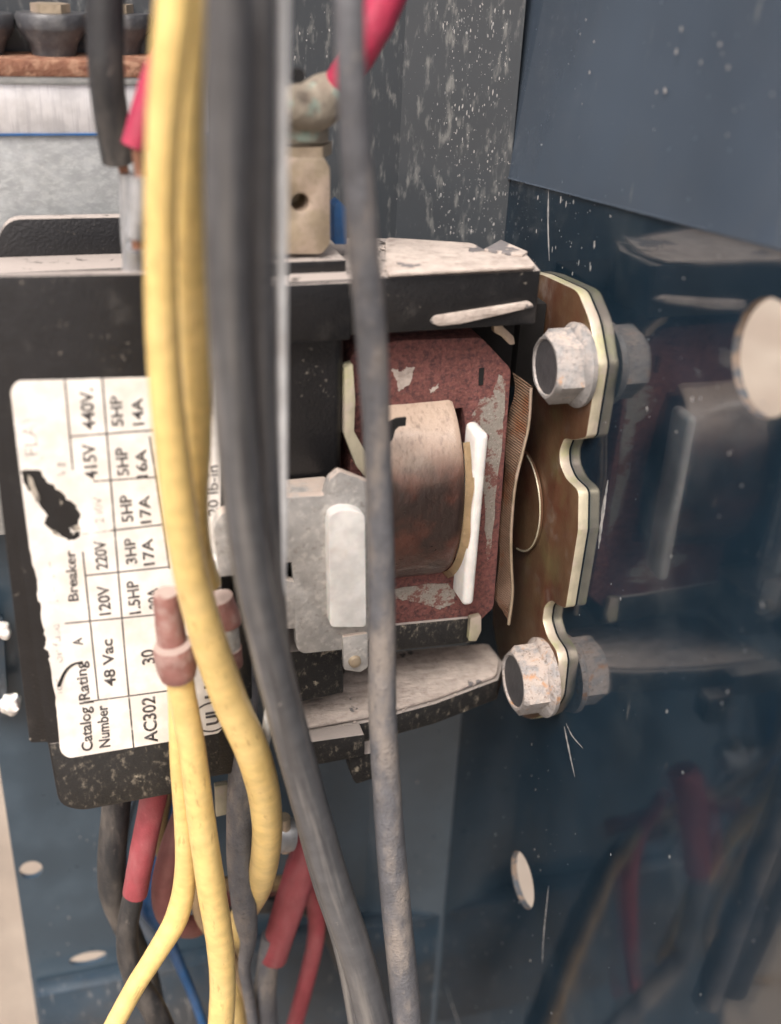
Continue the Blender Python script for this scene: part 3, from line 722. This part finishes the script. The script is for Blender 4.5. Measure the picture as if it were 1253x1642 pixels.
def text(s, p0, p1, h, mt='ink', name='lettering', bold=.0):
    """p0,p1 baseline start/end in px; h: cap height vector px (to the left)"""
    a = P(*p0, LY-.03); b = P(*p1, LY-.03); up_ = P(p0[0]-h, p0[1], LY-.03)
    cu = bpy.data.curves.new(name, 'FONT'); cu.body = s; cu.extrude = .0; cu.size = 1; cu.resolution_u = 4; cu.offset = bold
    o = bpy.data.objects.new(name, cu); scene.collection.objects.link(o)
    dg = bpy.context.evaluated_depsgraph_get(); dg.update()
    me = bpy.data.meshes.new_from_object(o.evaluated_get(dg))
    bpy.data.objects.remove(o)
    xs = [v.co.x for v in me.vertices]; ys = [v.co.y for v in me.vertices]
    x0, x1 = min(xs), max(xs); H_ = .69
    ex = (b-a); ey = (a-up_).length
    ed = ex.normalized(); en = Vector((-ed.z, 0, ed.x))
    if en.x > 0: en = -en
    bm = bmesh.new(); bm.from_mesh(me); bpy.data.meshes.remove(me)
    for v in bm.verts:
        v.co = a+ex*((v.co.x-x0)/(x1-x0))+en*(v.co.y/H_*ey)
    r = bmesh.ops.extrude_face_region(bm, geom=bm.faces[:])
    for g_ in r['geom']:
        if isinstance(g_, bmesh.types.BMVert): g_.co.y -= .03
    return obj(name, bm, M[mt], lab, smooth=False)
for t in (('AC302', (253, 1189), (248, 1116), 20), ('Number', (177, 1197), (172, 1130), 17), ('Catalog', (149, 1203), (144, 1133), 17), ('|Rating', (145, 1127), (137, 1060), 17),
          ('A', (133, 1034), (131, 1022), 15), ('48 Vac', (186, 1099), (180, 1024), 17), ('30', (249, 1063), (246, 1040), 20), ('120V', (178, 985), (174, 938), 18),
          ('1.5HP', (226, 983), (221, 930), 18), ('20A', (257, 974), (252, 942), 17), ('Breaker', (126, 963), (120, 882), 16), ('440V.', (153, 688), (148, 622), 20),
          ('5HP', (198, 683), (194, 634), 18), ('14A', (231, 681), (228, 638), 17), ('415V', (157, 767), (152, 711), 20), ('5HP', (207, 762), (203, 717), 18), ('16A', (237, 765), (234, 720), 17),
          ('5HP', (214, 836), (210, 793), 18), ('17A', (243, 838), (239, 794), 17), ('3HP', (220, 903), (216, 862), 17), ('17A', (248, 905), (244, 863), 17), ('220V', (173, 912), (169, 866), 18)):
    text(*t, bold=.02)
for t in (('(FLA)', (63, 740), (56, 670), 22), ('240V', (167, 838), (163, 796), 14), ('or fuse', (101, 1062), (95, 1000), 13), ('I - . -', (94, 965), (84, 900), 14), ('for', (101, 1112), (98, 1088), 12), ('20 lb-in', (350, 826), (349, 746), 15), ('ll', (106, 762), (106, 742), 14)):
    text(*t, mt='ink_f' if t[0] != '20 lb-in' else 'ink')
text('(6 mm)', (353, 945), (351, 885), 12); text('US', (345, 1118), (343, 1082), 16, bold=.02); text('UL', (352, 1160), (350, 1132), 20, bold=.03)
# logo ring
c = P(340, 1150, LY-.03)
bm = prism(circ(c, 1, 2.9, 32), 1, LY-.05, .05, holes=[circ(c, 1, 2.6, 32)]); obj('logo_ring', bm, M['ink'], lab, smooth=False)
for pts in ([(44, 762), (52, 768), (58, 786), (66, 800), (60, 806), (50, 790)], [(112, 846), (124, 842), (130, 850), (119, 853)], [(78, 846), (90, 852), (100, 862), (92, 861)], [(96, 800), (101, 806), (98, 810)]):
    obj('torn_shred', blob(pts, LY-.05, .1, 1.3, 3), M['shred'], lab, smooth=False)
# black scratch
sc = catmull([(94., 1100.), (104., 1078.), (116., 1066.), (133., 1061.)], 5)
bm = tube([(*P(x, y, LY-.02), .27*(1-.5*i/len(sc))) for i, (x, y) in enumerate(sc)], 6); obj('scratch', bm, M['void'], lab)

# ================================================================ bolts
def bolt(px, py, R, hl, rot, label, mb='bolt'):
    c = at(px, py, 0, PXX)
    o = thing('hex_bolt', label, 'bolt', c, 'hex bolts holding the mounting plate')
    bm = bmesh.new(); rings = []
    prof = [(0, R*1.0), (-hl*.85, R*.98), (-hl, R*.88), (-hl, R*.82), (-hl+.4, R*.79)]
    for k, (h, r) in enumerate(prof):
        ring = []
        for j in range(36):
            an = 2*pi*j/36+rot
            hexr = cos(pi/6)/cos(((an-rot) % (pi/3))-pi/6)
            rr = r*(hexr*(1/cos(pi/6))*.97 if k < 2 else (1.0+.35*(hexr-cos(pi/6)) if k == 2 else 1))
            if k < 2: rr = min(rr, R*1.10)
            ring.append(bm.verts.new(c+Vector((h-1.4, rr*cos(an), rr*sin(an)))))
        rings.append(ring)
    for a, b in zip(rings, rings[1:]):
        for k in range(36): bm.faces.new((a[k-1], a[k], b[k], b[k-1]))
    bm.faces.new(rings[0]); bm.faces.new(rings[-1])
    bevel(bm, .25, 2, 30)
    h = obj('head', bm, M[mb], o)
    bm = lathe(c, 0, [(-.1, R*1.22), (-.9, R*1.25), (-1.5, R*1.12), (-1.9, R*.9)], 40); obj('flange', bm, M[mb], o)
    bm = lathe(c+Vector((-hl-1.4, 0, 0)), 0, [(.36, R*.80), (.3, R*.79)], 32); obj('recess', bm, M['boltin'], o)
    bm = lathe(c+Vector((1.9, 0, 0)), 0, [(0, R*.5), (1.8, R*.5)], 20); obj('shank', bm, M['boltin'], o)
    return o
bolt(930, 585, 5.2, 4.4, .25, 'upper dusty grey hex bolt on the mounting plate, beside the dust-topped black arm')
bolt(874, 1085, 5.6, 4.6, .1, 'lower hex bolt with an orange rust spot at the foot of the mounting plate', 'bolt2')

# ================================================================ wires
def wire(name, label, cat, pts, mt, group=None, seg=20, rough=.02, squash=1.0):
    path = wpath(pts)
    p0 = Vector(path[-1][:3])
    o = thing(name, label, cat, p0, group)
    bm = tube(path, seg, rough=rough, squash=squash)
    obj('insulation', bm, M[mt], o)
    return o
def sub(o, name, pts, mt, seg=20, rough=.03, squash=1.0, n=8, label=None):
    bm = tube(wpath(pts, n), seg, rough=rough, squash=squash); return obj(name, bm, M[mt], o, label=label)

wire('yellow_wire', 'thick yellow wire in front, sweeping across the label and curling back at lower middle', 'wire',
     [(288, -60, -42, 66), (276, 60, -42, 62), (263, 200, -41, 56), (258, 380, -39, 53), (262, 560, -37, 54), (276, 720, -35, 56), (298, 880, -32, 57), (330, 1010, -29, 58), (368, 1120, -26, 58), (405, 1205, -24, 56), (425, 1280, -20, 52), (428, 1350, -15, 48), (415, 1420, -8, 44), (385, 1480, 2, 40), (370, 1560, 10, 38), (385, 1700, 14, 38)], 'yellow', 'yellow wires')
o = wire('yellow_wire', 'second yellow wire running down behind the front one to the right-hand crimp', 'wire',
     [(318, -60, -36, 56), (306, 60, -35, 54), (298, 200, -34, 58), (304, 380, -33, 54), (314, 560, -31, 50), (318, 700, -29, 44), (316, 800, -27, 38), (322, 880, -24, 36), (338, 935, -21, 34)], 'yellow', 'yellow wires')
sub(o, 'crimp_barrel', [(352, 958, -19, 44), (364, 992, -19, 46), (366, 1000, -19, 44)], 'crimp', n=6)
sub(o, 'crimp_ring', [(362, 1000, -19, 40), (366, 1040, -19, 40)], 'zinc', n=6)
sub(o, 'crimp_end', [(366, 1038, -19, 44), (370, 1066, -19, 40)], 'crimp', n=6)
o = wire('yellow_wire', 'straight yellow wire hanging from the crimp over the label down to the bottom edge', 'wire',
     [(282, 1040, -23, 46), (292, 1110, -23, 44), (308, 1200, -22, 44), (324, 1320, -21, 45), (340, 1430, -20, 46), (354, 1520, -19, 44), (357, 1600, -18, 42), (348, 1720, -18, 42)], 'yellow', 'yellow wires')
sub(o, 'crimp_barrel', [(266, 950, -22.5, 40), (268, 962, -22.5, 44), (272, 1000, -22.5, 46), (277, 1036, -22.5, 48)], 'crimp', n=4)
sub(o, 'crimp_ring', [(277, 1034, -23.5, 62), (279, 1044, -23.5, 66), (284, 1070, -23.5, 64), (286, 1084, -23.5, 56)], 'crimp', n=4)
wire('yellow_wire', 'thin yellow wire swinging from the crimp out to the lower left corner', 'wire',
     [(280, 1050, -19, 30), (284, 1120, -19, 30), (288, 1220, -18, 31), (296, 1320, -17, 33), (298, 1400, -16, 36), (284, 1470, -16, 38), (250, 1530, -17, 34), (215, 1585, -18, 32), (175, 1660, -19, 32), (150, 1710, -19, 32)], 'yellow', 'yellow wires')

wire('grey_cable', 'broad dark grey cable right of the yellow wires, slanting to the bottom edge', 'cable',
     [(366, -60, -52, 74), (365, 150, -50, 74), (364, 350, -48, 72), (370, 550, -45, 70), (384, 740, -42, 68), (404, 900, -39, 66), (432, 1040, -36, 62), (462, 1160, -33, 60), (497, 1290, -31, 58), (535, 1420, -30, 56), (572, 1530, -30, 54), (604, 1660, -30, 54), (615, 1720, -30, 54)], 'grey', 'grey cables')
wire('grey_cable', 'dark grey cable squeezed against the white wire, merging behind the slanting cable', 'cable',
     [(416, -60, -47, 60), (415, 200, -45, 58), (414, 450, -43, 56), (418, 650, -40, 54), (426, 820, -37, 52), (434, 960, -33, 50), (448, 1100, -29, 48), (478, 1240, -26, 46), (520, 1400, -25, 46), (560, 1530, -25, 44), (590, 1700, -25, 44)], 'grey', 'grey cables')
wire('grey_cable', 'pale strand added as a highlight along the left edge of the broad cable', 'cable',  # extra strand drawn in for the highlight on the cable's edge
     [(343, -60, -50, 26), (341, 150, -49, 26), (342, 350, -47, 25), (349, 550, -44, 24), (364, 740, -41, 22), (384, 900, -38, 22), (412, 1040, -35, 22), (444, 1160, -32, 22), (480, 1290, -30, 22), (520, 1420, -29, 22), (560, 1530, -29, 22), (596, 1720, -29, 22)], 'greyl', 'grey cables')
wire('white_wire', 'thin white wire along the right edge of the grey cables', 'wire',
     [(455, -60, -45, 20), (453, 200, -44, 19), (452, 450, -42, 18), (453, 700, -39, 17), (452, 880, -36, 17), (447, 1000, -32, 16), (437, 1100, -27, 16), (424, 1200, -20, 16), (408, 1300, -10, 16), (405, 1400, -7, 15), (405, 1470, -6, 14), (400, 1520, -4, 12)], 'white')
wire('grey_cable', 'single dusty grey cable hanging in front of the rusty core', 'cable',
     [(560, -60, -38, 50), (563, 100, -38, 49), (572, 260, -37, 50), (586, 430, -36, 52), (598, 570, -34, 50), (606, 730, -32, 44), (611, 880, -31, 43), (613, 1020, -30, 44), (614, 1150, -30, 45), (622, 1290, -30, 46), (634, 1440, -30, 48), (646, 1560, -30, 48), (660, 1720, -30, 50)], 'greydust', 'grey cables')

# top left: black cable with bared strands and crimps
o = wire('black_cable', 'thick black cable at upper left with bared copper strands at its end', 'cable',
     [(170, -60, -2, 62), (169, 40, -2, 60), (171, 120, -2, 57), (179, 190, -1, 55), (190, 258, 0, 52)], 'black')
for k in range(7):
    sub(o, 'copper_strand', [(186+k*2.5, 255, 0, 5), (192+k*2.2, 272, 0, 4), (200+k*.8, 292, 0, 4)], 'copper', seg=6, rough=0, n=4)
sub(o, 'crimp_barrel', [(203, 278, 0, 26), (206, 330, 0, 28), (208, 380, 0, 28), (212, 440, 1, 26)], 'lug', n=6)
o = wire('crimson_wire', 'crimson sleeved wire poking out left of the yellow wires at top', 'wire',
     [(340, -60, -12, 54), (290, 40, -12, 52), (250, 130, -12, 50), (215, 235, -12, 42)], 'pink')
sub(o, 'copper_strand', [(222, 240, -12, 22), (226, 285, -12, 18)], 'copper', n=6)
sub(o, 'crimp_barrel', [(224, 284, -13, 34), (222, 340, -13, 34), (216, 382, -13, 30)], 'lug', n=6)
sub(o, 'copper_strand', [(220, 380, -13, 20), (222, 398, -13, 20)], 'copper', n=6)
sub(o, 'spade_terminal', [(218, 396, -11, 32), (212, 450, -9, 36)], 'lug', n=6)
# crimson wire to brass terminal with lug
o = wire('crimson_wire', 'crimson sleeved wire running behind the dusty grey cable to the corroded lug', 'wire',
     [(660, -120, -4, 66), (618, 0, -3, 64), (580, 75, -2, 60), (548, 130, 0, 54), (524, 150, 2, 50)], 'pink')
bm = tube(wpath([(546, 142, 1, 62), (520, 158, 1, 78), (496, 172, 0, 80), (468, 172, -1, 66), (446, 172, -1, 56)], 6), 24, rough=.1)
lg = obj('lug', bm, M['verdigris'], o)
bm = lathe(P(479, 122, -5.5), 1, [(0, .9), (1.2, .9)], 16); obj('hole', bm, M['void'], lg)
sub(o, 'lug_neck', [(488, 180, 1, 66), (486, 222, 1, 62)], 'verdigris', n=4)
zw = P(485, 228, 1)
bm = lathe((zw.x, 3, zw.z), 2, [(0, 4.0), (1.6, 4.0)], 24); obj('washer', bm, M['verdigris'], o)
bm = lathe((zw.x, 3, zw.z-1.9), 2, [(0, 4.6), (1.6, 4.6)], 6); obj('nut', bm, M['brass'], o)

# bottom wires
wire('black_cable', 'thick dark cable hanging below the lower left corner of the contactor', 'cable',
     [(192, 1230, 6, 46), (186, 1300, 6, 46), (180, 1370, 6, 46), (182, 1430, 7, 45), (198, 1475, 9, 42), (218, 1520, 11, 38), (240, 1580, 13, 36), (262, 1700, 15, 34)], 'black')
o = wire('black_wire', 'black wire with a long red sleeve, curling left behind the yellow wires', 'wire',
     [(218, 1420, -3, 34), (206, 1480, -3, 34), (206, 1530, -3, 36), (222, 1580, -4, 38), (248, 1620, -5, 40), (280, 1700, -6, 40)], 'black')
sub(o, 'red_sleeve', [(250, 1260, -2, 44), (240, 1310, -2, 42), (228, 1370, -3, 41), (217, 1432, -3, 40)], 'red')
wire('maroon_wire', 'faded maroon wire looping under the contactor behind the yellow wires', 'wire',
     [(300, 1290, 4, 34), (278, 1350, 3, 36), (262, 1420, 2, 38), (272, 1470, 3, 38), (312, 1485, 6, 36), (350, 1445, 10, 34), (400, 1425, 14, 32), (455, 1420, 18, 30), (500, 1418, 22, 28)], 'brown')
wire('blue_cable', 'thick blue cable seen behind the red sleeve below the contactor', 'cable',
     [(275, 1240, 14, 44), (268, 1320, 14, 44), (252, 1400, 14, 40), (240, 1450, 15, 36), (262, 1490, 16, 24), (290, 1550, 17, 17), (315, 1610, 18, 15), (345, 1700, 18, 15)], 'blue')
o = wire('black_wire', 'dusty black cable between the yellow wires, hanging from the bottom of the contactor', 'wire',
     [(402, 1060, -6, 30), (398, 1120, -8, 34), (386, 1230, -9, 38), (384, 1320, -9, 42), (386, 1400, -9, 42), (394, 1470, -8, 38), (398, 1510, -7, 26), (392, 1550, -6, 20), (400, 1600, -5, 18), (415, 1700, -4, 18)], 'greydust')
o = wire('grey_wire', 'dark grey wire with a short pinkish red sleeve at bottom centre', 'wire',
     [(436, 1500, 3, 32), (428, 1560, 3, 34), (426, 1620, 3, 37), (440, 1690, 3, 37), (500, 1740, 3, 36), (570, 1790, 3, 36), (640, 1900, 3, 36)], 'greydust')
sub(o, 'red_sleeve', [(503, 1338, 5, 50), (494, 1362, 4, 53), (468, 1440, 3, 51), (438, 1535, 3, 46)], 'red')
sub(o, 'metal_ferrule', [(432, 1338, 0, 60), (460, 1338, 0, 56), (470, 1338, 0, 52)], 'lug', n=3)
sub(o, 'screw_thread', [(455, 1310, -1, 22), (458, 1362, -1, 22)], 'brass', n=3, seg=12)
wire('red_wire', 'thin red wire at bottom centre behind the slanting grey cable', 'wire',
     [(470, 1380, 12, 24), (500, 1430, 12, 28), (508, 1490, 12, 28), (495, 1560, 12, 27), (468, 1660, 12, 26), (450, 1720, 12, 26)], 'red')
wire('tan_wire', 'tan wire passing deep behind the cables under the contactor', 'wire',
     [(278, 1200, 12, 26), (258, 1354, 12, 26), (323, 1414, 12, 26), (433, 1416, 12, 26), (500, 1425, 12, 26), (545, 1490, 12, 26), (580, 1600, 12, 26), (608, 1740, 12, 26)], 'tan')
wire('tan_wire', 'thin tan wire close behind the straight yellow wire near the bottom edge', 'wire',
     [(322, 1270, 1, 20), (318, 1400, 1, 20), (322, 1470, 1, 20), (372, 1538, 1, 20), (402, 1612, 1, 20), (398, 1680, 1, 20), (345, 1757, 1, 20), (250, 1810, 1, 20)], 'tan')
wire('black_wire', 'black wire passing deepest of all behind the cables under the contactor', 'wire',
     [(296, 1200, 17, 32), (276, 1375, 17, 32), (332, 1446, 17, 32), (440, 1448, 17, 32), (505, 1460, 17, 32), (548, 1530, 17, 32), (580, 1630, 17, 32), (606, 1760, 17, 32)], 'black')
# ================================================================ capacitor can, top left
CD = 13
cz = P(100, 125, 14+CD).z; cz2 = P(100, 88, 14+CD).z; cz3 = P(100, 215, 14+CD).z
cxr = P(330, 150, 14+CD).x
can = thing('transformer_can', 'galvanised metal can with a bright band and rusty rim at upper left', 'metal can', (-75, 22, 15))
bm = box(-125, cxr, 14+CD, 42, -12, cz3+1, bw=.8); obj('body', bm, M['galv'], can)
bm = box(-125.5, cxr+.3, 13.5+CD, 42.1, cz3, cz, bw=.5); obj('bright_band', bm, M['band'], can)
bm = box(-126, cxr+.6, 12.6+CD, 42.4, cz+.2, cz2-.6, bw=.4); rim = obj('rim', bm, M['rustrim'], can)
bm = box(-125.7, cxr+.4, 12.9+CD, 42.2, cz-.8, cz+.8, bw=.3); obj('rim_fold', bm, M['galv'], can)
zs = P(100, 125, 13.4)
bm = box(-125.6, cxr+.35, 13.42+CD, 14+CD, cz3-.12, cz3+.12); obj('blue_line', bm, M['blue'], can)
def bushing(px, label, Y=33):
    yb = 92
    base = P(px, yb, Y); zt_ = P(px, 20, Y).z; R = 55/pxmm(base)
    o = thing('bushing', label, 'bushing', (base.x, Y, cz2-.6), 'black bushings on the metal can')
    h = zt_-(cz2-.6)
    bm = lathe((base.x, Y, cz2-.6), 2, [(0, R*.62), (h*.28, R*.70), (h*.62, R*.98), (h*.68, R), (h*.9, R*1.02), (h, R*.96)], 40); obj('cone', bm, M['porc'], o)
    bm = lathe((base.x, Y, cz2-.6+h+.02), 2, [(0, R*.55), (1.2, R*.55)], 6); obj('nut', bm, M['brass'], o)
bushing(88, 'black tapered bushing on the rusty rim, left of the thick black cable')
bushing(-28, 'black tapered bushing cut off by the left edge of the photo')
bushing(190, 'black tapered bushing half hidden behind the thick black cable', 37)
